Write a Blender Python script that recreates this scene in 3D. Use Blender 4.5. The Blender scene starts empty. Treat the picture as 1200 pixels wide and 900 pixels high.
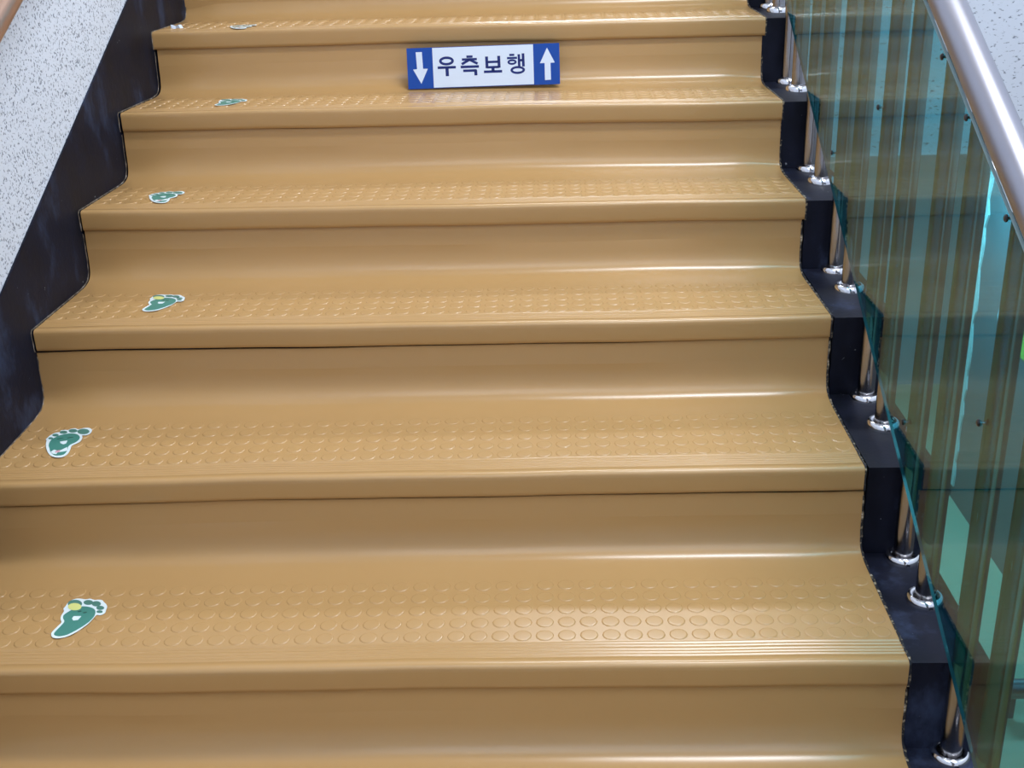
import bpy, bmesh, math, random
from mathutils import Matrix, Vector

SC = bpy.context.scene
C = SC.collection
RNG = random.Random(7)

# ------------------------------------------------------------------ camera, world, light, exposure
cam_d = bpy.data.cameras.new('camera')
cam_d.sensor_fit = 'HORIZONTAL'; cam_d.sensor_width = 36.0
cam_d.lens = 1361.72 / 1200 * 36
cam_d.clip_start = 0.02
cam = bpy.data.objects.new('camera', cam_d); C.objects.link(cam)
rt = Vector((0.9990062, 0.0327113, -0.0302740)); up = Vector((0.0154287, 0.3834369, 0.9234382)); fw = Vector((-0.0418150, 0.9229876, -0.3825511))
cam.matrix_world = Matrix(((rt.x, up.x, -fw.x, 0.2430795), (rt.y, up.y, -fw.y, -1.3851998), (rt.z, up.z, -fw.z, 1.0076963), (0, 0, 0, 1)))
SC.camera = cam

SC.view_settings.view_transform = 'Standard'
SC.view_settings.look = 'None'
SC.view_settings.exposure = 0.0
SC.view_settings.gamma = 1.0
SC.cycles.use_denoising = True
SC.cycles.transparent_max_bounces = 16
SC.cycles.max_bounces = 8

world = bpy.data.worlds.new('world'); SC.world = world; world.use_nodes = True
world.node_tree.nodes['Background'].inputs['Color'].default_value = (0.80, 0.88, 1.0, 1)
world.node_tree.nodes['Background'].inputs['Strength'].default_value = 0.3

def area(name, loc, rot, sx, sy, power, color=(0.88, 0.93, 1.0)):
    d = bpy.data.lights.new(name, 'AREA'); d.shape = 'RECTANGLE'; d.size = sx; d.size_y = sy; d.energy = power; d.color = color
    o = bpy.data.objects.new(name, d); C.objects.link(o); o.location = loc; o.rotation_euler = rot
    return o
area('stair_lamp', (1.10, 0.55, 3.35), (0, 0, 0), 1.25, 0.32, 80)
area('rear_fill', (0.8, -1.9, 3.35), (0, 0, 0), 3.0, 2.2, 58)  # wide soft panel added behind the camera to light the risers
area('upper_lamp', (0.5, 3.7, 3.35), (0, 0, 0), 1.25, 0.30, 72)
area('corridor_fill', (1.8, 4.0, -0.05), (0, 0, 0), 0.9, 0.3, 50)  # area light added to brighten the lower floor and walls behind the glass

# ------------------------------------------------------------------ helpers
W = 1.470272
HW = W / 2
RUN, RISE = 0.30, 0.15

def build(name, verts, faces, mats, parent=None, smooth=False, mat_idx=None):
    me = bpy.data.meshes.new(name)
    me.from_pydata([tuple(v) for v in verts], [], faces)
    for m in (mats if isinstance(mats, (list, tuple)) else [mats]):
        me.materials.append(m)
    if mat_idx:
        for p, k in zip(me.polygons, mat_idx): p.material_index = k
    bm = bmesh.new(); bm.from_mesh(me); bmesh.ops.recalc_face_normals(bm, faces=bm.faces); bm.to_mesh(me); bm.free()
    if smooth:
        for p in me.polygons: p.use_smooth = True
    o = bpy.data.objects.new(name, me); C.objects.link(o)
    if parent: o.parent = parent
    return o

class MB:
    def __init__(s): s.v = []; s.f = []; s.k = []
    def add(s, v, f, k=0):
        n = len(s.v); s.v += [tuple(x) for x in v]; s.f += [tuple(i + n for i in q) for q in f]; s.k += [k] * len(f)
    def box(s, a, b, k=0):
        (x0, y0, z0), (x1, y1, z1) = a, b
        s.add([(x0, y0, z0), (x1, y0, z0), (x1, y1, z0), (x0, y1, z0), (x0, y0, z1), (x1, y0, z1), (x1, y1, z1), (x0, y1, z1)],
              [(0, 3, 2, 1), (4, 5, 6, 7), (0, 1, 5, 4), (1, 2, 6, 5), (2, 3, 7, 6), (3, 0, 4, 7)], k)
    def prism_x(s, poly, x0, x1, k=0):           # poly in (y,z)
        n = len(poly)
        v = [(x0, y, z) for y, z in poly] + [(x1, y, z) for y, z in poly]
        f = [tuple(range(n))[::-1], tuple(range(n, 2 * n))] + [(i, (i + 1) % n, n + (i + 1) % n, n + i) for i in range(n)]
        s.add(v, f, k)
    def prism_z(s, poly, z0, z1, k=0):           # poly in (x,y)
        n = len(poly)
        v = [(x, y, z0) for x, y in poly] + [(x, y, z1) for x, y in poly]
        f = [tuple(range(n))[::-1], tuple(range(n, 2 * n))] + [(i, (i + 1) % n, n + (i + 1) % n, n + i) for i in range(n)]
        s.add(v, f, k)
    def tube(s, pts, r, n=16, caps=True, k=0):
        pts = [Vector(p) for p in pts]; rings = []
        for i, p in enumerate(pts):
            t = (pts[min(i + 1, len(pts) - 1)] - pts[max(i - 1, 0)]).normalized()
            a = t.cross(Vector((0, 0, 1)) if abs(t.z) < .95 else Vector((1, 0, 0))).normalized(); b = t.cross(a)
            rings.append([p + (a * math.cos(2 * math.pi * j / n) + b * math.sin(2 * math.pi * j / n)) * r for j in range(n)])
        v = [q for g in rings for q in g]; f = []
        for i in range(len(pts) - 1):
            for j in range(n):
                f.append((i * n + j, i * n + (j + 1) % n, (i + 1) * n + (j + 1) % n, (i + 1) * n + j))
        if caps: f += [tuple(range(n))[::-1], tuple(range((len(pts) - 1) * n, len(pts) * n))]
        s.add(v, f, k)
    def lathe(s, prof, cen, n=24, k=0):          # prof in (r,z); r=0 ends closed by tiny rings
        v = []; f = []
        for r, z in prof:
            for j in range(n):
                v.append((cen[0] + r * math.cos(2 * math.pi * j / n), cen[1] + r * math.sin(2 * math.pi * j / n), cen[2] + z))
        for i in range(len(prof) - 1):
            for j in range(n):
                f.append((i * n + j, i * n + (j + 1) % n, (i + 1) * n + (j + 1) % n, (i + 1) * n + j))
        s.add(v, f, k)
    def build(s, name, mats, parent=None, smooth=False):
        return build(name, s.v, s.f, mats, parent, smooth, s.k)

def smooth_by_angle(o, deg=40):
    me = o.data
    bm = bmesh.new(); bm.from_mesh(me)
    for e in bm.edges:
        if len(e.link_faces) == 2 and e.calc_face_angle(0) > math.radians(deg): e.smooth = False
    for fc in bm.faces: fc.smooth = True
    bm.to_mesh(me); bm.free()

def empty(name, loc=(0, 0, 0), rot=(0, 0, 0)):
    o = bpy.data.objects.new(name, None); C.objects.link(o); o.location = loc; o.rotation_euler = rot; o.empty_display_size = .05
    return o
def tag(o, label, cat, group=None):
    o['label'] = label; o['category'] = cat
    if group: o['group'] = group
    return o
def struct(o, label=None):
    o['kind'] = 'structure'
    if label: o['label'] = label
    return o

# ------------------------------------------------------------------ materials
def mat(name, color, rough=.5, metal=0., coat=0., spec=.5):
    m = bpy.data.materials.new(name); m.use_nodes = True
    b = m.node_tree.nodes['Principled BSDF']
    b.inputs['Base Color'].default_value = (*color, 1); b.inputs['Roughness'].default_value = rough
    b.inputs['Metallic'].default_value = metal; b.inputs['Coat Weight'].default_value = coat; b.inputs['Coat Roughness'].default_value = .12
    b.inputs['Specular IOR Level'].default_value = spec
    return m
def nd(m, t, **kw):
    n = m.node_tree.nodes.new(t)
    for k, v in kw.items():
        if k in n.inputs: n.inputs[k].default_value = v
        else: setattr(n, k, v)
    return n
def ln(m, a, b): m.node_tree.links.new(a, b)
def ramp(m, src, stops):
    r = nd(m, 'ShaderNodeValToRGB'); e = r.color_ramp.elements
    while len(e) < len(stops): e.new(.5)
    for q, (p, c) in zip(e, stops):
        q.position = p; q.color = (*c, 1) if len(c) == 3 else c
    ln(m, src, r.inputs['Fac']); return r
def coords(m, scale=(1, 1, 1)):
    t = nd(m, 'ShaderNodeTexCoord'); mp = nd(m, 'ShaderNodeMapping'); mp.inputs['Scale'].default_value = scale
    ln(m, t.outputs['Object'], mp.inputs['Vector']); return mp.outputs['Vector']
def bsdf(m): return m.node_tree.nodes['Principled BSDF']

# tan rubber
M_TAN = mat('tan_rubber', (.47, .27, .10), .30, 0, .0, .5)
v = coords(M_TAN)
n1 = nd(M_TAN, 'ShaderNodeTexNoise', Scale=3.0, Detail=2.0, Roughness=.5); ln(M_TAN, v, n1.inputs['Vector'])
r1 = ramp(M_TAN, n1.outputs['Fac'], [(.0, (.440, .259, .101)), (1., (.482, .287, .113))])
ln(M_TAN, r1.outputs['Color'], bsdf(M_TAN).inputs['Base Color'])
n2 = nd(M_TAN, 'ShaderNodeTexNoise', Scale=9.0, Detail=1.0); ln(M_TAN, coords(M_TAN, (1, 3, 3)), n2.inputs['Vector'])
r2 = ramp(M_TAN, n2.outputs['Fac'], [(.0, (.22, .22, .22)), (1., (.28, .28, .28))])
ln(M_TAN, r2.outputs['Color'], bsdf(M_TAN).inputs['Roughness'])
n3 = nd(M_TAN, 'ShaderNodeTexNoise', Scale=22.0, Detail=3.0); ln(M_TAN, v, n3.inputs['Vector'])
b1 = nd(M_TAN, 'ShaderNodeBump', Strength=.025, Distance=.004); ln(M_TAN, n3.outputs['Fac'], b1.inputs['Height']); ln(M_TAN, b1.outputs['Normal'], bsdf(M_TAN).inputs['Normal'])

# black paint
M_BLACK = mat('black_paint', (.012, .013, .018), .36, spec=.3)
v = coords(M_BLACK)
n1 = nd(M_BLACK, 'ShaderNodeTexNoise', Scale=7.0, Detail=6.0, Roughness=.65); ln(M_BLACK, coords(M_BLACK, (1, 1, .55)), n1.inputs['Vector'])
r1 = ramp(M_BLACK, n1.outputs['Fac'], [(.35, (.005, .006, .011)), (.56, (.010, .012, .024)), (.70, (.036, .050, .095))])
n2 = nd(M_BLACK, 'ShaderNodeTexNoise', Scale=75.0, Detail=2.0, Distortion=.8); ln(M_BLACK, v, n2.inputs['Vector'])
r2 = ramp(M_BLACK, n2.outputs['Fac'], [(.76, (0, 0, 0)), (.80, (1, 1, 1))])
mx = nd(M_BLACK, 'ShaderNodeMixRGB'); mx.inputs['Color2'].default_value = (.25, .27, .30, 1)
ln(M_BLACK, r2.outputs['Color'], mx.inputs['Fac']); ln(M_BLACK, r1.outputs['Color'], mx.inputs['Color1'])
ln(M_BLACK, mx.outputs['Color'], bsdf(M_BLACK).inputs['Base Color'])
r3 = ramp(M_BLACK, n1.outputs['Fac'], [(.3, (.42,) * 3), (.7, (.6,) * 3)]); ln(M_BLACK, r3.outputs['Color'], bsdf(M_BLACK).inputs['Roughness']); bsdf(M_BLACK).inputs['Specular IOR Level'].default_value = .12
b1 = nd(M_BLACK, 'ShaderNodeBump', Strength=.15, Distance=.002); ln(M_BLACK, n2.outputs['Fac'], b1.inputs['Height']); ln(M_BLACK, b1.outputs['Normal'], bsdf(M_BLACK).inputs['Normal'])

# sprayed white stucco with dark pits
def stucco(name, base, pit, scale, stretch, lo, hi):
    m = mat(name, base, .85, spec=.2)
    v = coords(m, stretch)
    n = nd(m, 'ShaderNodeTexNoise', Scale=scale, Detail=3.0, Roughness=.55); ln(m, v, n.inputs['Vector'])
    r = ramp(m, n.outputs['Fac'], [(lo, pit), (hi, base)])
    n2_ = nd(m, 'ShaderNodeTexNoise', Scale=1.3, Detail=2.0); ln(m, coords(m), n2_.inputs['Vector'])
    r2_ = ramp(m, n2_.outputs['Fac'], [(.3, (.90, .90, .90)), (.7, (1, 1, 1))])
    x = nd(m, 'ShaderNodeMixRGB', blend_type='MULTIPLY'); x.inputs['Fac'].default_value = 1
    ln(m, r.outputs['Color'], x.inputs['Color1']); ln(m, r2_.outputs['Color'], x.inputs['Color2'])
    ln(m, x.outputs['Color'], bsdf(m).inputs['Base Color'])
    b = nd(m, 'ShaderNodeBump', Strength=.5, Distance=.003); ln(m, r.outputs['Color'], b.inputs['Height']); ln(m, b.outputs['Normal'], bsdf(m).inputs['Normal'])
    return m
M_STUCCO = stucco('white_stucco', (.74, .79, .88), (.22, .25, .31), 190.0, (1, 1, 1), .36, .44)
M_STUCCO_FAR = stucco('pitted_white_stucco', (.74, .79, .88), (.25, .28, .34), 55.0, (1, 1, 2.2), .34, .41)
M_GREY = mat('grey_wall_paint', (.38, .46, .52), .6)
M_DKGREY = mat('dark_grey', (.13, .16, .19), .5)
M_CEIL = mat('white_ceiling_paint', (.8, .8, .8), .9)
M_FLOOR = mat('pale_floor_tile', (.60, .50, .36), .35)
M_CONC = mat('bare_grey_concrete', (.24, .24, .23), .8)
n1 = nd(M_CONC, 'ShaderNodeTexNoise', Scale=40.0, Detail=5.0); ln(M_CONC, coords(M_CONC), n1.inputs['Vector'])
r1 = ramp(M_CONC, n1.outputs['Fac'], [(.3, (.19, .19, .185)), (.7, (.29, .29, .28))]); ln(M_CONC, r1.outputs['Color'], bsdf(M_CONC).inputs['Base Color'])

M_STEEL = mat('polished_steel', (.36, .35, .36), .22, 1.0)
n1 = nd(M_STEEL, 'ShaderNodeTexNoise', Scale=60.0, Detail=4.0); ln(M_STEEL, coords(M_STEEL, (1, 1, .08)), n1.inputs['Vector'])
r1 = ramp(M_STEEL, n1.outputs['Fac'], [(.3, (.12,) * 3), (.75, (.30,) * 3)]); ln(M_STEEL, r1.outputs['Color'], bsdf(M_STEEL).inputs['Roughness'])
M_RAIL = mat('brushed_steel', (.35, .35, .40), .38, 1.0)
M_CHROME = mat('worn_chrome', (.80, .80, .82), .10, 1.0)
n1 = nd(M_CHROME, 'ShaderNodeTexNoise', Scale=120.0, Detail=3.0); ln(M_CHROME, coords(M_CHROME), n1.inputs['Vector'])
r1 = ramp(M_CHROME, n1.outputs['Fac'], [(.62, (.80, .80, .82)), (.70, (.10, .11, .13))]); ln(M_CHROME, r1.outputs['Color'], bsdf(M_CHROME).inputs['Base Color'])
M_STEEL_REFL = mat('steel_brown_reflection', (.46, .30, .23), .28, .7)  # steel with the tan mats' reflection put into its colour
M_BOLT = mat('black_bolt', (.01, .01, .012), .35)
M_CHIP = mat('pale_paint_residue', (.55, .53, .48), .8)
n1 = nd(M_CHIP, 'ShaderNodeTexNoise', Scale=140.0, Detail=3.0); ln(M_CHIP, coords(M_CHIP), n1.inputs['Vector'])
r1 = ramp(M_CHIP, n1.outputs['Fac'], [(.50, (.012, .012, .016)), (.66, (.34, .27, .17)), (.78, (.62, .60, .56))]); ln(M_CHIP, r1.outputs['Color'], bsdf(M_CHIP).inputs['Base Color'])
M_CAULK = mat('smeared_glue', (.38, .33, .27), .7)
n1 = nd(M_CAULK, 'ShaderNodeTexNoise', Scale=60.0, Detail=3.0); ln(M_CAULK, coords(M_CAULK), n1.inputs['Vector'])
r1 = ramp(M_CAULK, n1.outputs['Fac'], [(.40, (.10, .08, .06)), (.60, (.26, .20, .14)), (.74, (.42, .40, .38))]); ln(M_CAULK, r1.outputs['Color'], bsdf(M_CAULK).inputs['Base Color'])

M_SIGNW = mat('sign_white', (.68, .76, .88), .4, spec=.25)
M_SIGNB = mat('sign_blue', (.010, .065, .34), .4, spec=.25)
M_NAVY = mat('sign_navy_print', (.018, .030, .16), .5, spec=.2)
M_STW = mat('sticker_white', (.74, .84, .86), .4)
M_STG = mat('sticker_green', (.055, .235, .19), .4)
M_STT = mat('sticker_toe_green', (.07, .21, .17), .4)
M_STD = mat('sticker_dark_green', (.02, .09, .065), .4)
M_STWORN = mat('sticker_worn_grey', (.34, .32, .24), .5)
M_STY = mat('sticker_yellow', (.72, .74, .25), .4)
M_STP = mat('sticker_pink', (.70, .35, .42), .4)
M_NOTE = mat('lime_paper', (.55, .62, .10), .7)
M_WSTRIP = stucco('bright_gap_white', (.80, .82, .84), (.5, .5, .5), 60.0, (1, 1, 1), .3, .36)  # for the added strip that stands in for a bright gap

# teal float glass
M_GLASS = bpy.data.materials.new('teal_glass'); M_GLASS.use_nodes = True
nt = M_GLASS.node_tree; nt.nodes.remove(nt.nodes['Principled BSDF'])
tr = nd(M_GLASS, 'ShaderNodeBsdfTransparent'); tr.inputs['Color'].default_value = (.31, .73, .79, 1)
gl = nd(M_GLASS, 'ShaderNodeBsdfGlossy'); gl.inputs['Roughness'].default_value = .015
lw = nd(M_GLASS, 'ShaderNodeLayerWeight'); lw.inputs['Blend'].default_value = .5
pw = nd(M_GLASS, 'ShaderNodeMath', operation='POWER'); pw.inputs[1].default_value = 5
ma = nd(M_GLASS, 'ShaderNodeMath', operation='MULTIPLY_ADD'); ma.inputs[1].default_value = .82; ma.inputs[2].default_value = .045
mxs = nd(M_GLASS, 'ShaderNodeMixShader')
ln(M_GLASS, lw.outputs['Facing'], pw.inputs[0]); ln(M_GLASS, pw.outputs[0], ma.inputs[0]); ln(M_GLASS, ma.outputs[0], mxs.inputs['Fac'])
ln(M_GLASS, tr.outputs[0], mxs.inputs[1]); ln(M_GLASS, gl.outputs[0], mxs.inputs[2])
ln(M_GLASS, mxs.outputs[0], nt.nodes['Material Output'].inputs['Surface'])
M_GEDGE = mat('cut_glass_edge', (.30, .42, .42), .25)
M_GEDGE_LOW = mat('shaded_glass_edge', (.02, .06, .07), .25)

# ------------------------------------------------------------------ setting
LAND_Z, LOW_Z, UP_Z = -0.60, -2.10, 1.20
XR = 2.40            # right wall
def wall_box(name, a, b, m, label=None):
    q = MB(); q.box(a, b); return struct(q.build(name, m), label)

wall_box('wall_left', (-HW - .2, -3.0, LOW_Z), (-HW, 6.0, 3.6), M_STUCCO, 'white sprayed stucco wall with dark pits beside the stairs')
wall_box('wall_back', (-HW - .2, -3.2, LOW_Z), (XR + .2, -3.0, 3.6), M_STUCCO_FAR)
wall_box('wall_right', (XR, -3.0, LOW_Z), (XR + .2, 4.40, 3.6), M_STUCCO_FAR)
wall_box('wall_far', (-HW - .2, 6.0, LOW_Z), (4.2, 6.2, UP_Z - .22), M_GREY)
wall_box('wall_front', (-HW - .2, 6.0, UP_Z), (XR + .2, 6.2, 3.6), M_STUCCO_FAR)
wall_box('ceiling', (-HW - .2, -3.2, 3.6), (XR + .2, 6.2, 3.75), M_CEIL)
wall_box('floor', (-HW, 1.6, LOW_Z - .15), (4.2, 6.0, LOW_Z), M_FLOOR)
wall_box('floor_landing', (-HW, -3.0, LAND_Z - .2), (XR, -1.2, LAND_Z), M_FLOOR)
wall_box('floor_upper', (-HW, 2.70, UP_Z - .2), (XR, 6.0, UP_Z), M_FLOOR)
wall_box('wall_beam', (HW + .125, 2.4, 0.216), (XR, 2.62, UP_Z + .02), M_STUCCO_FAR, 'white pitted stucco face of upper floor beam behind the handrail')
wall_box('trim_1', (XR - .012, -3.0, LOW_Z), (XR, 4.395, 0.2), M_DKGREY, 'dark grey band low on the far right wall')  # dark band carried up to dim the wall's reflection in the steel posts
wall_box('wall_corridor', (4.2, 4.4, LOW_Z), (4.4, 6.2, UP_Z - .22), M_GREY)
wall_box('ceiling_corridor', (-HW, 4.5, UP_Z - .35), (4.2, 6.0, UP_Z - .21), M_CEIL)

# ragged white strip added for the bright gap past the right wall's end
pv = []; pf = []
N = 40
for i in range(N + 1):
    z = -2.02 + (2.9) * i / N
    j = RNG.uniform(-.022, .012)
    for (x, y) in ((XR - .02, 4.365 + j), (XR - .02, 4.56), (XR - .0001, 4.56), (XR - .0001, 4.3651 + j)):
        pv.append((x, y, z))
for i in range(N):
    for k in range(4):
        pf.append((i * 4 + k, i * 4 + (k + 1) % 4, (i + 1) * 4 + (k + 1) % 4, (i + 1) * 4 + k))
pf += [(0, 1, 2, 3), tuple(N * 4 + k for k in range(4))]
struct(build('trim_2', pv, pf, M_WSTRIP), 'narrow ragged white strip added for the bright gap behind the teal glass')
wall_box('baseboard_far', (XR - .022, 4.40, LOW_Z), (XR + .10, 4.57, -2.02), M_DKGREY)

# black skirting on the left wall
q = MB()
SK = [(-1.2, LAND_Z - .2), (2.7, UP_Z - .05), (2.7, .5 * 2.7 + .141), (-1.2, -.6 + .141)]
q.prism_x(SK, -HW - .001, -HW + .0035)
struct(q.build('baseboard_left', M_BLACK), 'scuffed black painted skirting band along the white stucco wall')

# per-step surveyed offsets of the nosing corners: (dx left, dz left, dx right, dz right)
OFF = {-1: (0, -.006, -.003, -.002), 0: (0, -.0115, -.0035, -.0019), 1: (0, -.0075, -.0054, .0063), 2: (.004, .0053, -.0048, .0059),
       3: (.0048, .0044, .0003, -.0037), 4: (.0065, .0033, .0008, -.0075), 5: (-.0025, -.0051, .0066, -.0101), 6: (0, -.005, .006, -.009)}

# the ascending flight: sloped waist slab with one block per step
stairs = empty('stairs'); struct(stairs, 'painted concrete flight of stairs covered with tan rubber')
q = MB(); q.prism_x([(-1.2, LAND_Z - .38), (-1.2, LAND_Z - .20), (2.4, UP_Z - .20), (2.4, UP_Z - .42)], -HW, HW + .108)
q.build('waist_slab', M_CONC, stairs)
FIRST, LAST = -3, 8
def dzr(i): return OFF[i][3] if i in OFF else 0.0
for i in range(FIRST, LAST + 1):
    y0, z1, d = i * RUN, i * RISE, dzr(i)
    covered = -1 <= i <= 5
    q = MB()
    q.box((-HW, y0 + (.0135 if covered else 0), z1 - RISE - .06), (HW, y0 + RUN + .05, z1 - (.022 if covered else 0)), 0 if covered and i > -1 else 2)
    q.box((HW, y0 + .002, z1 - RISE - .06), (HW + .11, y0 + RUN + .05, z1 + d - .003), 0)
    q.build('step', [M_BLACK, M_CONC, M_TAN], stairs)

# the descending flight beyond the well
down = empty('stairs_down'); struct(down, 'flight going down beyond the glass balustrade')
for k in range(10):
    q = MB(); y0 = -1.2 + k * RUN; z1 = LAND_Z - k * RISE - RISE
    q.box((.93, y0 - .02, z1 - .2), (XR - .012, y0 + RUN, z1), 0)
    q.build('step', M_TAN, down)

# ------------------------------------------------------------------ rubber step mats
NX = 72
def wob(i, x, ph):
    return (.0011 * math.sin(4.1 * x + 1.7 * i + ph) + .0007 * math.sin(9.7 * x + 2.9 * i + 2 * ph) + .0003 * math.sin(23 * x + i + ph))
def side(i, x):
    a, b, c, d = OFF[i]; t = (x + HW) / W
    return b + (d - b) * t
def surf(i, x, y):       # tread surface height in step coordinates (step origin at nosing)
    t = max(0, min(1, y / .3)); j = min(i + 1, 6)
    z = side(i, x) * (1 - t * .7) + side(j, x) * t * .7
    return z + wob(i, x, .3) * .8 * (1 - t) + wob(i, x, 2.) * t
nos = [(.0052, -.0405), (.0035, -.0415), (.0005, -.040), (-.0005, -.034), (-.0004, -.012)]
for k in range(1, 8):
    a = math.pi * (1 - k / 16 * 1.0); a = math.pi - (math.pi / 2) * k / 7
    nos.append((.0075 + .0079 * math.cos(a), -.008 + .008 * math.sin(a)))
for g in (.0215, .0285, .0355, .0440, .0510):
    nos += [(g - .0022, 0), (g - .0011, -.0012), (g + .0011, -.0012), (g + .0022, 0)]
nos.append((.0585, 0))
tre = [(.0585, 0), (.075, 0), (.110, 0), (.150, 0), (.190, 0), (.218, 0), (.226, .0001), (.234, .0003), (.242, .0006), (.250, .0012),
       (.262, .0030), (.2722, .0060), (.2778, .0086), (.2830, .0120), (.2876, .0160), (.2915, .0206), (.2947, .0258), (.2975, .0320), (.2997, .0390), (.3013, .0470), (.3025, .056), (.3033, .068)]
ris = [(.3033, .068), (.3048, .084), (.3062, .098), (.3063, .1072)]

def taper(x, z):         # the cove is pressed tighter towards both ends of the mat
    if z <= 0 or z >= .068: return z
    d = min(1, min(abs(x + HW), abs(HW - x)) / .10); d = d * d * (3 - 2 * d)
    k = .48 + .52 * d
    return z * (k + (1 - k) * (z / .068) ** 2)
def sheet(name, prof, i, parent, upper=False):
    vs = []; fs = []; n = len(prof)
    a, b, c, d = OFF[i]
    for s_ in range(NX + 1):
        t = s_ / NX
        x = -HW + a + .0036 + (W - a - .0036 + c) * t
        for (y, z) in prof:
            yy = y + (wob(i, x, 1.1) * .8 if y < .06 else wob(i + 1, x, 1.1) * .8 if z > .06 else 0)
            vs.append((x, yy, (taper(x, z) if y > .22 else z) + surf(i, x, y)))
    for s_ in range(NX):
        for k in range(n - 1):
            fs.append((s_ * n + k, (s_ + 1) * n + k, (s_ + 1) * n + k + 1, s_ * n + k + 1))
    me = bpy.data.meshes.new(name); me.from_pydata(vs, [], fs); me.materials.append(M_TAN)
    for p in me.polygons: p.use_smooth = True
    o = bpy.data.objects.new(name, me); C.objects.link(o); o.parent = parent
    md = o.modifiers.new('thick', 'SOLIDIFY'); md.thickness = .003; md.offset = -1; md.use_rim = False
    return o

STUD_Y = [.0725, .1065, .1405, .1745, .2080]
def studs(i, parent):
    q = MB(); n = 12
    rings = [(.0140, -.0003), (.0134, .0004), (.0126, .00085), (.0117, .0010), (.0108, .00102)]
    a, b, c, d = OFF[i]
    x = -HW + .022
    while x < HW - .014:
        for y in STUD_Y:
            z0 = surf(i, x, y)
            vs = []
            for r, h in rings:
                for j in range(n):
                    t = 2 * math.pi * j / n
                    vs.append((x + r * math.cos(t), y + r * math.sin(t), z0 + h))
            vs.append((x, y, z0 + .00102))
            fs = []
            for k in range(len(rings) - 1):
                for j in range(n): fs.append((k * n + j, k * n + (j + 1) % n, (k + 1) * n + (j + 1) % n, (k + 1) * n + j))
            for j in range(n): fs.append(((len(rings) - 1) * n + j, (len(rings) - 1) * n + (j + 1) % n, len(rings) * n))
            q.add(vs, fs)
        x += .0331
    me = bpy.data.meshes.new('raised_studs'); me.from_pydata(q.v, [], q.f); me.materials.append(M_TAN)
    for p in me.polygons: p.use_smooth = True
    o = bpy.data.objects.new('raised_studs', me); C.objects.link(o); o.parent = parent; o['kind'] = 'stuff'
    return o

def residue(i, parent):   # ragged line of glue and paint along both ends of the mat
    for sgn in (-1, 1):
        q = MB()
        prof = [(-.0005, -.040), (-.0008, -.004), (.004, .0004), (.06, .0004), (.16, .0004), (.232, .0006), (.250, .0016), (.2722, .0064), (.2830, .0124), (.2915, .021), (.2978, .0335), (.3015, .05), (.3030, .068), (.3050, .101)]
        pts = []
        for (y0, z0), (y1, z1) in zip(prof, prof[1:]):
            m = max(2, int(math.hypot(y1 - y0, z1 - z0) / .007))
            pts += [(y0 + (y1 - y0) * k / m, z0 + (z1 - z0) * k / m) for k in range(m)]
        pts.append(prof[-1])
        xe = (HW + OFF[i][2]) if sgn > 0 else (-HW + .0036)
        vs = []; fs = []
        for k, (y, z) in enumerate(pts):
            wdt = RNG.uniform(.0008, .0034) if sgn > 0 else RNG.uniform(.0006, .0024)
            zz = (taper(xe, z) if y > .22 else z) + surf(i, xe, max(0, y))
            o_ = RNG.uniform(0, .0015)
            if sgn > 0: xs = (xe - .0012, xe + wdt)
            else: xs = (xe + wdt, xe - .0003)
            nrm = (-.0008, 0) if (y < .004 or y > .30) else (-.0004, .0007)
            for x_ in xs: vs.append((x_, y + nrm[0], zz + nrm[1]))
            for x_ in xs: vs.append((x_, y + nrm[0] + .0008 * (1 if nrm[1] == 0 else 0), zz + nrm[1] - .002))
        for k in range(len(pts) - 1):
            A = k * 4; B = A + 4
            fs += [(A, A + 1, B + 1, B), (A + 2, B + 2, B + 3, A + 3), (A, B, B + 2, A + 2), (A + 1, A + 3, B + 3, B + 1)]
        build('edge_residue', vs, fs, M_CHIP if sgn > 0 else M_CAULK, parent)

ORD = ['first', 'second', 'third', 'fourth', 'fifth', 'sixth', 'seventh']
MATLAB = ['tan rubber step mat at the very bottom of the picture, its tread cut off',
          'tan rubber step mat carrying the largest foot sticker, with one yellow toe',
          'tan rubber step mat carrying the foot sticker with a white bow',
          'tan rubber step mat carrying the third foot sticker from the bottom',
          'tan rubber step mat carrying the fourth foot sticker from the bottom',
          'tan rubber step mat with the blue and white sign on its riser',
          'topmost tan rubber step mat in view, just above the blue and white sign']
for n_, i in enumerate(range(-1, 6)):
    t = empty('step_mat', (0, i * RUN, i * RISE))
    tag(t, MATLAB[n_], 'step mat', 'tan rubber mats covering the stairs')
    o = sheet('nosing', nos, i, t)
    o = sheet('tread_sheet', tre, i, t)
    o = sheet('riser_sheet', ris, i, t)
    studs(i, t); residue(i, t)

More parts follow.
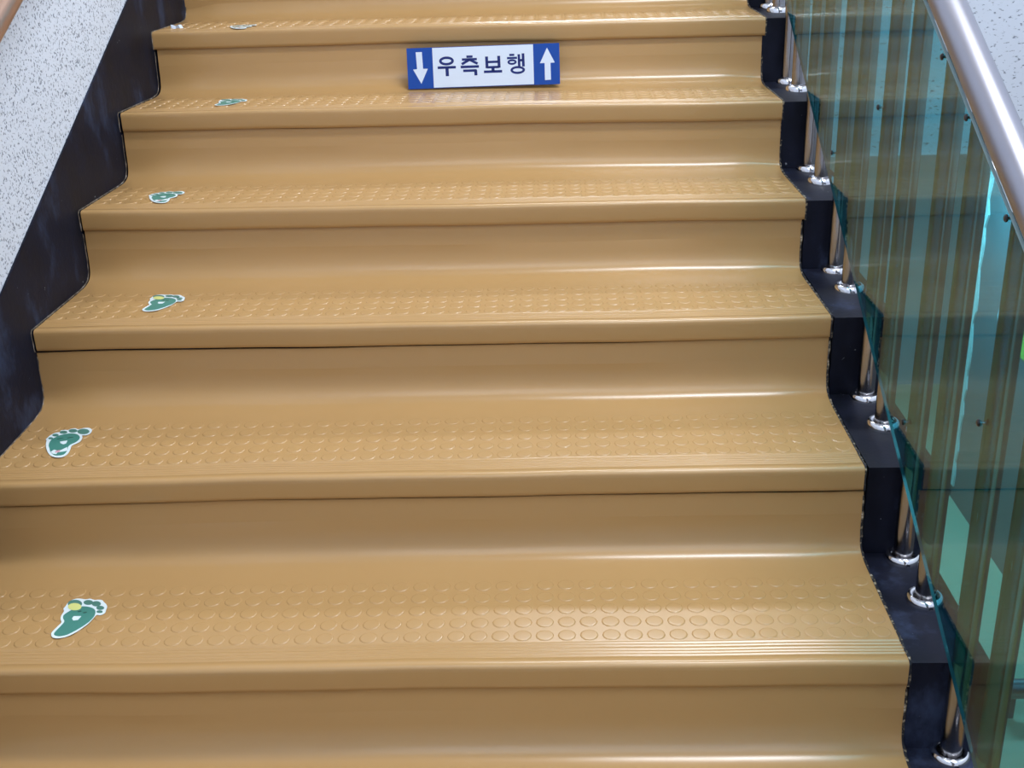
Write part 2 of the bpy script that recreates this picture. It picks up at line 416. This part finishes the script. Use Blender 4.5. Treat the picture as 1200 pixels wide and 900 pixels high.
# ------------------------------------------------------------------ balustrade
PX = HW + .0630
RAIL_C = .680
def base_z(i): return i * RISE - .004
rail = empty('balustrade', (PX, -1.0, -.65))
tag(rail, 'stair balustrade of teal glass, steel balusters and a thick steel handrail', 'balustrade')
def child(o):
    o.parent = rail; o.matrix_parent_inverse = Matrix.Translation(-rail.location); return o
def base_z(i): return i * RISE + dzr(i) - .003
for i in range(-3, 7):
    for which, yy in (('front', .160), ('rear', .2835)):
        y = i * RUN + yy
        top = .5 * y + RAIL_C - base_z(i)
        q = MB(); q.tube([(0, 0, 0), (0, 0, top - .012)], .0157, 20)
        p = q.build('baluster', M_STEEL); smooth_by_angle(p)
        p.location = (PX, y, base_z(i)); child(p); t = p
        q = MB(); pr = [(.0160, .002), (.0178, .0105), (.0205, .0125), (.0235, .0128), (.0265, .0105), (.0285, .006), (.029, .0), (.0160, .0)]
        q.lathe(pr, (0, 0, 0), 28); p = q.build('base_flange', M_CHROME, t); smooth_by_angle(p, 50); p['label'] = 'chrome ring around the foot of the baluster'
        hs = [.652]
        if which == 'rear': hs += ([.385] if i % 2 else [.10])
        for h in hs:
            z = .5 * y + h - base_z(i)
            q = MB()
            q.tube([(-.0145, 0, z), (-.0220, 0, z)], .0020, 10)
            q.lathe([(.0001, -.0018), (.0032, -.0016), (.0048, 0), (.0048, .0015), (.0001, .0015)], (0, 0, 0), 14)
            n0 = 20
            q.v[n0:] = [(-.0240 + zz, xx, z + yy_) for xx, yy_, zz in q.v[n0:]]
            q.k = [1] * 12 + q.k[12:]; p = q.build('glass_bolt', [M_BOLT, M_STEEL], t); smooth_by_angle(p); p['label'] = 'small black bolt through the glass'

gx0, gx1 = HW + .0405, HW + .0455
ya, yb = -1.0, 2.35
GB, GT = .0235, .660
q = MB()
poly = [(ya, .518 * ya + GB), (yb, .518 * yb + GB), (yb, .5 * yb + GT), (ya, .5 * ya + GT)]
q.prism_x(poly, gx0, gx1)
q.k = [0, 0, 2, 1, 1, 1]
g = q.build('glass_panel', [M_GLASS, M_GEDGE, M_GEDGE_LOW]); child(g); g['label'] = 'sloping sheet of teal glass'
q = MB()
q.tube([(PX, -1.0, -.5 + RAIL_C), (PX, 2.5, 1.25 + RAIL_C)], .0236, 40)
h = q.build('handrail', M_RAIL); smooth_by_angle(h); child(h); h['label'] = 'thick brushed steel handrail'

hl = empty('wall_handrail', (-HW + .08, 0, .595))
tag(hl, 'steel handrail tinted with brown reflection on the white stucco wall', 'handrail')
q = MB(); q.tube([(0, -1.0, -.5), (0, 2.5, 1.25)], .024, 32); o = q.build('rail_pipe', M_STEEL_REFL, hl); smooth_by_angle(o)
for y in (-.6, .9, 2.1):
    q = MB(); q.tube([(0, y, .5 * y - .02), (0, y, .5 * y - .06), (-.03, y, .5 * y - .085), (-.079, y, .5 * y - .085)], .006, 10)
    o = q.build('bracket', M_STEEL, hl); smooth_by_angle(o)

# low pipe and lime notice seen through the glass
q = MB(); q.tube([(1.99, 2.52, LOW_Z + .13), (2.37, 2.52, LOW_Z + .13)], .04, 20)
o = q.build('low_pipe', M_RAIL); smooth_by_angle(o); tag(o, 'shiny low pipe on the floor below, seen through the glass', 'pipe')
for x in (2.03, 2.33):
    q = MB(); q.box((x - .02, 2.50, LOW_Z), (x + .02, 2.54, LOW_Z + .10)); q.build('pipe_foot', M_DKGREY, o)
q = MB(); q.box((XR - .016, 3.62, -1.02), (XR - .0125, 3.77, -.74)); o = q.build('notice', M_NOTE)
tag(o, 'small lime green paper strip on the grey wall behind the glass', 'notice')

o = build('torn_paper', [(XR - .0145, y, z) for y, z in ((4.02, -.90), (4.05, -.99), (4.075, -.93), (4.05, -.84), (4.06, -.78))] + [(XR - .0125, y, z) for y, z in ((4.02, -.90), (4.05, -.99), (4.075, -.93), (4.05, -.84), (4.06, -.78))],
          [(0, 1, 2, 3, 4), (9, 8, 7, 6, 5)] + [(k, 5 + k, 5 + (k + 1) % 5, (k + 1) % 5) for k in range(5)], M_SIGNW)
tag(o, 'torn white paper sliver on the grey wall behind the glass', 'paper')

# ------------------------------------------------------------------ sign on the riser
sg = empty('wall_sign', (.0705, 4 * RUN + .2640, 4 * RISE + .0490), (0, 0, 0))
sg.rotation_euler = (math.radians(-9), -.0085, 0)
tag(sg, 'blue and white keep-right sign with arrows on the riser', 'sign')
SW, SH = .364, .0945
q = MB(); q.box((-SW / 2, -.0012, -SH / 2), (SW / 2, .004, SH / 2)); q.build('plate', M_SIGNB, sg)
wx0, wx1 = (268 - 95) / 1025 * SW - SW / 2, (945 - 95) / 1025 * SW - SW / 2
q = MB(); q.box((wx0, -.0020, -SH / 2 + .0016), (wx1, -.0010, SH / 2 - .0012)); q.build('white_field', M_SIGNW, sg)
q = MB(); q.box((-SW / 2, -.0020, -SH / 2), (wx0 - .0003, -.0010, SH / 2)); q.build('blue_panel', M_SIGNB, sg)
q = MB(); q.box((wx1 + .0003, -.0020, -SH / 2), (SW / 2, -.0010, SH / 2)); q.build('blue_panel', M_SIGNB, sg)
SP = .000355
def L(px, py): return ((px - 607.5) * .000358, -(py + (px - 95) * 17 / 1025 - 221) * SP)
def stroke(q, a, b, w):
    (x0, z0), (x1, z1) = L(*a), L(*b); w *= 1.28 * SP / 2
    d = Vector((x1 - x0, z1 - z0)).normalized(); n = Vector((-d.y, d.x)) * w
    pts = [(x0 + n.x, z0 + n.y), (x1 + n.x, z1 + n.y), (x1 - n.x, z1 - n.y), (x0 - n.x, z0 - n.y)]
    v = [(x, -.0022, z) for x, z in pts] + [(x, -.0015, z) for x, z in pts]
    q.add(v, [(0, 1, 2, 3), (4, 7, 6, 5), (0, 4, 5, 1), (1, 5, 6, 2), (2, 6, 7, 3), (3, 7, 4, 0)])
def ring(q, c, rx, ry, w):
    w *= 1.28
    n = 28; cx, cz = L(*c); v = []
    for yv in (-.0022, -.0015):
        for k in (0, 1):
            for j in range(n):
                t = 2 * math.pi * j / n
                v.append((cx + (rx - k * w) * SP * math.cos(t), yv, cz + (ry - k * w * .9) * SP * math.sin(t)))
    f = []
    for j in range(n):
        e = (j + 1) % n
        f += [(j, e, n + e, n + j), (2 * n + j, 3 * n + j, 3 * n + e, 2 * n + e), (j, 2 * n + j, 2 * n + e, e), (n + j, n + e, 3 * n + e, 3 * n + j)]
    q.add(v, f)
def hbar(q, x0, x1, y, w=13): stroke(q, (x0, y), (x1, y - (x1 - x0) * 17 / 1025), w)
def vbar(q, x, y0, y1, w=15): stroke(q, (x, y0), (x + 1, y1), w)
q = MB(); ring(q, (363, 174), 50, 29, 14); hbar(q, 302, 424, 217); vbar(q, 364, 215, 273, 17); q.build('letter', M_NAVY, sg)
q = MB(); hbar(q, 497, 538, 149, 12); hbar(q, 466, 566, 167, 12); stroke(q, (517, 168), (464, 197), 13); stroke(q, (517, 168), (570, 195), 13)
hbar(q, 456, 578, 215); hbar(q, 472, 562, 240, 13); vbar(q, 555, 236, 271, 16); q.build('letter', M_NAVY, sg)
q = MB(); vbar(q, 631, 150, 226, 15); vbar(q, 712, 147, 224, 15); hbar(q, 631, 712, 186, 12); hbar(q, 631, 712, 220, 12); vbar(q, 671, 220, 247, 16); hbar(q, 610, 732, 249); q.build('letter', M_NAVY, sg)
q = MB(); hbar(q, 783, 816, 143, 11); hbar(q, 767, 834, 163, 11); ring(q, (800, 189), 31, 18, 11); vbar(q, 846, 139, 217, 13); vbar(q, 874, 134, 219, 14); hbar(q, 846, 874, 178, 12); ring(q, (836, 241), 49, 26, 13); q.build('letter', M_NAVY, sg)
def arrow(pts, name='arrow'):
    v = [(L(*p)[0], -.0023, L(*p)[1]) for p in pts] + [(L(*p)[0], -.0015, L(*p)[1]) for p in pts]
    n = len(pts)
    build(name, v, [tuple(range(n)), tuple(range(n, 2 * n))[::-1]] + [(k, n + k, n + (k + 1) % n, (k + 1) % n) for k in range(n)], M_SIGNW, sg)
arrow([(160, 114), (201, 113), (204, 222), (236, 222), (188, 320), (137, 226), (164, 224)])
arrow([(1034, 100), (1084, 197), (1055, 198), (1056, 308), (1016, 310), (1016, 199), (985, 200)])

# ------------------------------------------------------------------ foot stickers
FOOT_A = {'outline': [[-0.0286, -0.0365], [-0.0271, -0.0433], [-0.0224, -0.0501], [-0.014, -0.0528], [-0.0031, -0.0503], [0.0049, -0.0436], [0.0125, -0.0324], [0.0199, -0.0164], [0.0232, -0.0001], [0.0249, 0.0082], [0.0313, 0.0074], [0.0362, 0.0128], [0.0352, 0.0212], [0.0335, 0.0309], [0.029, 0.0383], [0.024, 0.0432], [0.0187, 0.0495], [0.0113, 0.0508], [0.0059, 0.0504], [-0.0024, 0.054], [-0.0088, 0.0523], [-0.0149, 0.0537], [-0.0238, 0.055], [-0.0319, 0.0509], [-0.035, 0.0428], [-0.0349, 0.0337], [-0.0357, 0.027], [-0.0321, 0.0197], [-0.0315, 0.0077], [-0.029, -0.0018], [-0.0239, -0.0112], [-0.0256, -0.0205]], 'sole': [[-0.0239, -0.0388], [-0.0202, -0.0456], [-0.012, -0.0479], [-0.0026, -0.0447], [0.0049, -0.0368], [0.0126, -0.0255], [0.0195, -0.0117], [0.0223, 0.0023], [0.0211, 0.013], [0.0173, 0.0214], [0.0102, 0.0276], [0.0005, 0.0313], [-0.0092, 0.0315], [-0.0188, 0.0243], [-0.0243, 0.0172], [-0.0278, 0.0088], [-0.0259, 0.0005], [-0.0201, -0.0089], [-0.0207, -0.0194]], 'toes': [([-0.0222, 0.0402], [[-0.0104, 0.04], [-0.0179, 0.0291]]), ([-0.0014, 0.0431], [[0.0065, 0.043], [0.0012, 0.0362]]), ([0.0131, 0.039], [[0.0206, 0.0389], [0.0159, 0.0316]]), ([0.0238, 0.0271], [[0.0302, 0.027], [0.026, 0.0213]]), ([0.0266, 0.0165], [[0.0316, 0.0164], [0.028, 0.0127]])], 'spot': ([-0.019, 0.0311], [[-0.0079, 0.0309], [-0.015, 0.0209]]), 'mouth': [[-0.0105, 0.0046], [0.0018, 0.0044], [0.0003, -0.0057], [-0.0066, -0.0072], [-0.0107, -0.0015]], 'eyes': [[-0.006, 0.0179], [0.0039, 0.0144]]}
FOOT_B = {'outline': [[-0.0427, 0.0087], [-0.0452, 0.0117], [-0.0443, 0.0236], [-0.0421, 0.031], [-0.038, 0.0369], [-0.0313, 0.0398], [-0.0311, 0.0458], [-0.024, 0.0478], [-0.0185, 0.047], [-0.015, 0.0514], [-0.0079, 0.0534], [-0.0002, 0.0488], [0.0067, 0.0529], [0.0153, 0.0544], [0.0231, 0.0493], [0.0276, 0.0409], [0.0276, 0.0303], [0.0227, 0.0245], [0.0157, 0.0241], [0.0196, 0.0156], [0.0214, 0.0008], [0.017, -0.0078], [0.0121, -0.0149], [0.0147, -0.028], [0.0165, -0.0422], [0.0146, -0.0534], [0.008, -0.0587], [-0.0014, -0.0571], [-0.0113, -0.0512], [-0.0216, -0.0382], [-0.0315, -0.0208], [-0.0379, -0.0061]], 'sole': [[-0.0315, -0.0093], [-0.0243, -0.0239], [-0.0165, -0.0384], [-0.0055, -0.05], [0.0039, -0.0517], [0.0111, -0.0477], [0.0112, -0.0335], [0.0074, -0.0191], [0.0091, -0.0105], [0.014, -0.0034], [0.0165, 0.0068], [0.0145, 0.0173], [0.0077, 0.0264], [-0.0022, 0.0319], [-0.0127, 0.0322], [-0.0238, 0.0274], [-0.0306, 0.0187], [-0.0342, 0.0084]], 'toes': [([0.0127, 0.0389], [[0.0239, 0.0386], [0.0168, 0.0279]]), ([-0.0078, 0.0429], [[0.0004, 0.0427], [-0.0049, 0.0356]]), ([-0.0234, 0.038], [[-0.0162, 0.0378], [-0.021, 0.0319]]), ([-0.0338, 0.0272], [[-0.0279, 0.027], [-0.0317, 0.022]]), ([-0.0376, 0.015], [[-0.0331, 0.0149], [-0.0359, 0.0108]])], 'bow': [[-0.0165, -0.0384], [-0.0136, -0.03], [-0.0055, -0.0345], [-0.0002, -0.0318], [0.0064, -0.0214], [0.0124, -0.035], [0.0037, -0.0384], [-0.0032, -0.0402], [-0.0029, -0.0473], [-0.0098, -0.0456]], 'mouth': [[-0.015, 0.0005], [-0.0029, 0.0039], [-0.001, -0.0073], [-0.005, -0.0101], [-0.012, -0.0055]], 'eyes': [[-0.0204, 0.0124], [-0.0024, 0.0157]]}
def area2(p): return sum(a[0] * b[1] - b[0] * a[1] for a, b in zip(p, p[1:] + p[:1]))
def smooth_poly(p, n=4):
    out = []; m = len(p)
    for i in range(m):
        p0, p1, p2, p3 = (p[(i + k - 1) % m] for k in range(4))
        for s_ in range(n):
            t = s_ / n
            out.append(tuple(.5 * (2 * p1[k] + (p2[k] - p0[k]) * t + (2 * p0[k] - 5 * p1[k] + 4 * p2[k] - p3[k]) * t * t + (3 * p1[k] - p0[k] - 3 * p2[k] + p3[k]) * t ** 3) for k in (0, 1)))
    return out
def ell(c, ab, n=18):
    a = (ab[0][0] - c[0], ab[0][1] - c[1]); b = (ab[1][0] - c[0], ab[1][1] - c[1])
    return [(c[0] + a[0] * math.cos(t) + b[0] * math.sin(t), c[1] + a[1] * math.cos(t) + b[1] * math.sin(t)) for t in (2 * math.pi * k / n for k in range(n))]
def patch(name, poly, z0, z1, m, parent, fix):
    q = MB(); q.prism_z([fix(p) for p in poly], z0, z1); return q.build(name, m, parent)
def foot(D, i, loc, scale, yaw, label, kind, spot=True, worn=False):
    x, y = loc
    z = i * RISE + surf(i, x, y) + .0019
    e = empty('foot_sticker', (x, i * RUN + y, z))
    tilt = math.atan2(surf(i, x, y + .05) - surf(i, x, y - .05), .1); roll_ = math.atan2(surf(i, x + .05, y) - surf(i, x - .05, y), .1)
    e.rotation_euler = (tilt, -roll_, 0)
    tag(e, label, 'sticker', 'green foot stickers on the treads')
    cs, sn = math.cos(yaw) * scale, math.sin(yaw) * scale
    fix = lambda p: (p[0] * cs - p[1] * sn, p[0] * sn + p[1] * cs)
    patch('backing', smooth_poly(D['outline'], 3), 0, .0005, M_STW, e, fix)
    patch('sole', smooth_poly(D['sole'], 4), .0004, .0008, M_STWORN if worn else M_STG, e, fix)
    for c, ab in D['toes']: patch('toe', ell(c, ab), .0004, .0008, M_STWORN if worn else M_STT, e, fix)
    if 'spot' in D and spot: patch('yellow_spot', ell(*D['spot']), .0007, .0011, M_STY, e, fix)
    for (ex, ey) in D['eyes']:
        w = (.003, .0017) if kind == 'A' else (.0052, .0012)
        patch('eye', ell((ex, ey), [(ex + w[0], ey + w[0] * .3), (ex - w[1] * .3, ey + w[1])], 10), .0007, .0011, M_STD, e, fix)
    patch('mouth', D['mouth'], .0007, .0011, M_STW, e, fix)
    if 'bow' in D:
        b = D['bow']
        patch('bow', b, .0007, .0011, M_STW, e, fix)
        c = (b[2][0] + b[7][0]) / 2, (b[2][1] + b[7][1]) / 2
        patch('bow_knot', ell(c, [(c[0] + .004, c[1] + .002), (c[0] - .001, c[1] + .004)], 10), .0010, .0013, M_STP, e, fix)
    return e
foot(FOOT_A, 0, (-.516, .132), 1.0, 0, 'largest green foot sticker, with yellow toe spot, on the lowest full tread', 'A')
foot(FOOT_B, 1, (-.629, .148), 1.0, 0, 'green foot sticker with closed eyes and white bow near the black skirting', 'B')
foot(FOOT_A, 2, (-.529, .146), 1.0, 0, 'green foot sticker with yellow spot, third from the bottom', 'A')
foot(FOOT_B, 3, (-.583, .112), .95, 0, 'small green foot sticker with bow, fourth from the bottom', 'B')
foot(FOOT_A, 4, (-.510, .125), .95, 0, 'small green foot sticker without yellow spot, on the tread under the sign', 'A', spot=False)
foot(FOOT_B, 5, (-.520, .062), .85, 0, 'worn greyish foot sticker, a sliver on the topmost visible tread', 'B', worn=True)

# crumb of white paper on the top tread by the skirting
q = MB(); pts = [(0, 0), (.012, .002), (.024, -.004), (.030, .004), (.022, .012), (.010, .010), (-.006, .014)]
n = len(pts)
vs = [(x, y, .002) for k, (x, y) in enumerate(pts)] + [(x * .8, y * .8 + .003, .008 + .003 * ((k // 2) % 2)) for k, (x, y) in enumerate(pts)]
o = build('paper_scrap', vs, [tuple(range(n))[::-1], tuple(range(n, 2 * n))] + [(k, (k + 1) % n, n + (k + 1) % n, n + k) for k in range(n)], M_SIGNW)
o.location = (-.705, 5 * RUN + .075, 5 * RISE - .007)
tag(o, 'crumpled white paper scrap on the top tread beside the black skirting', 'paper')
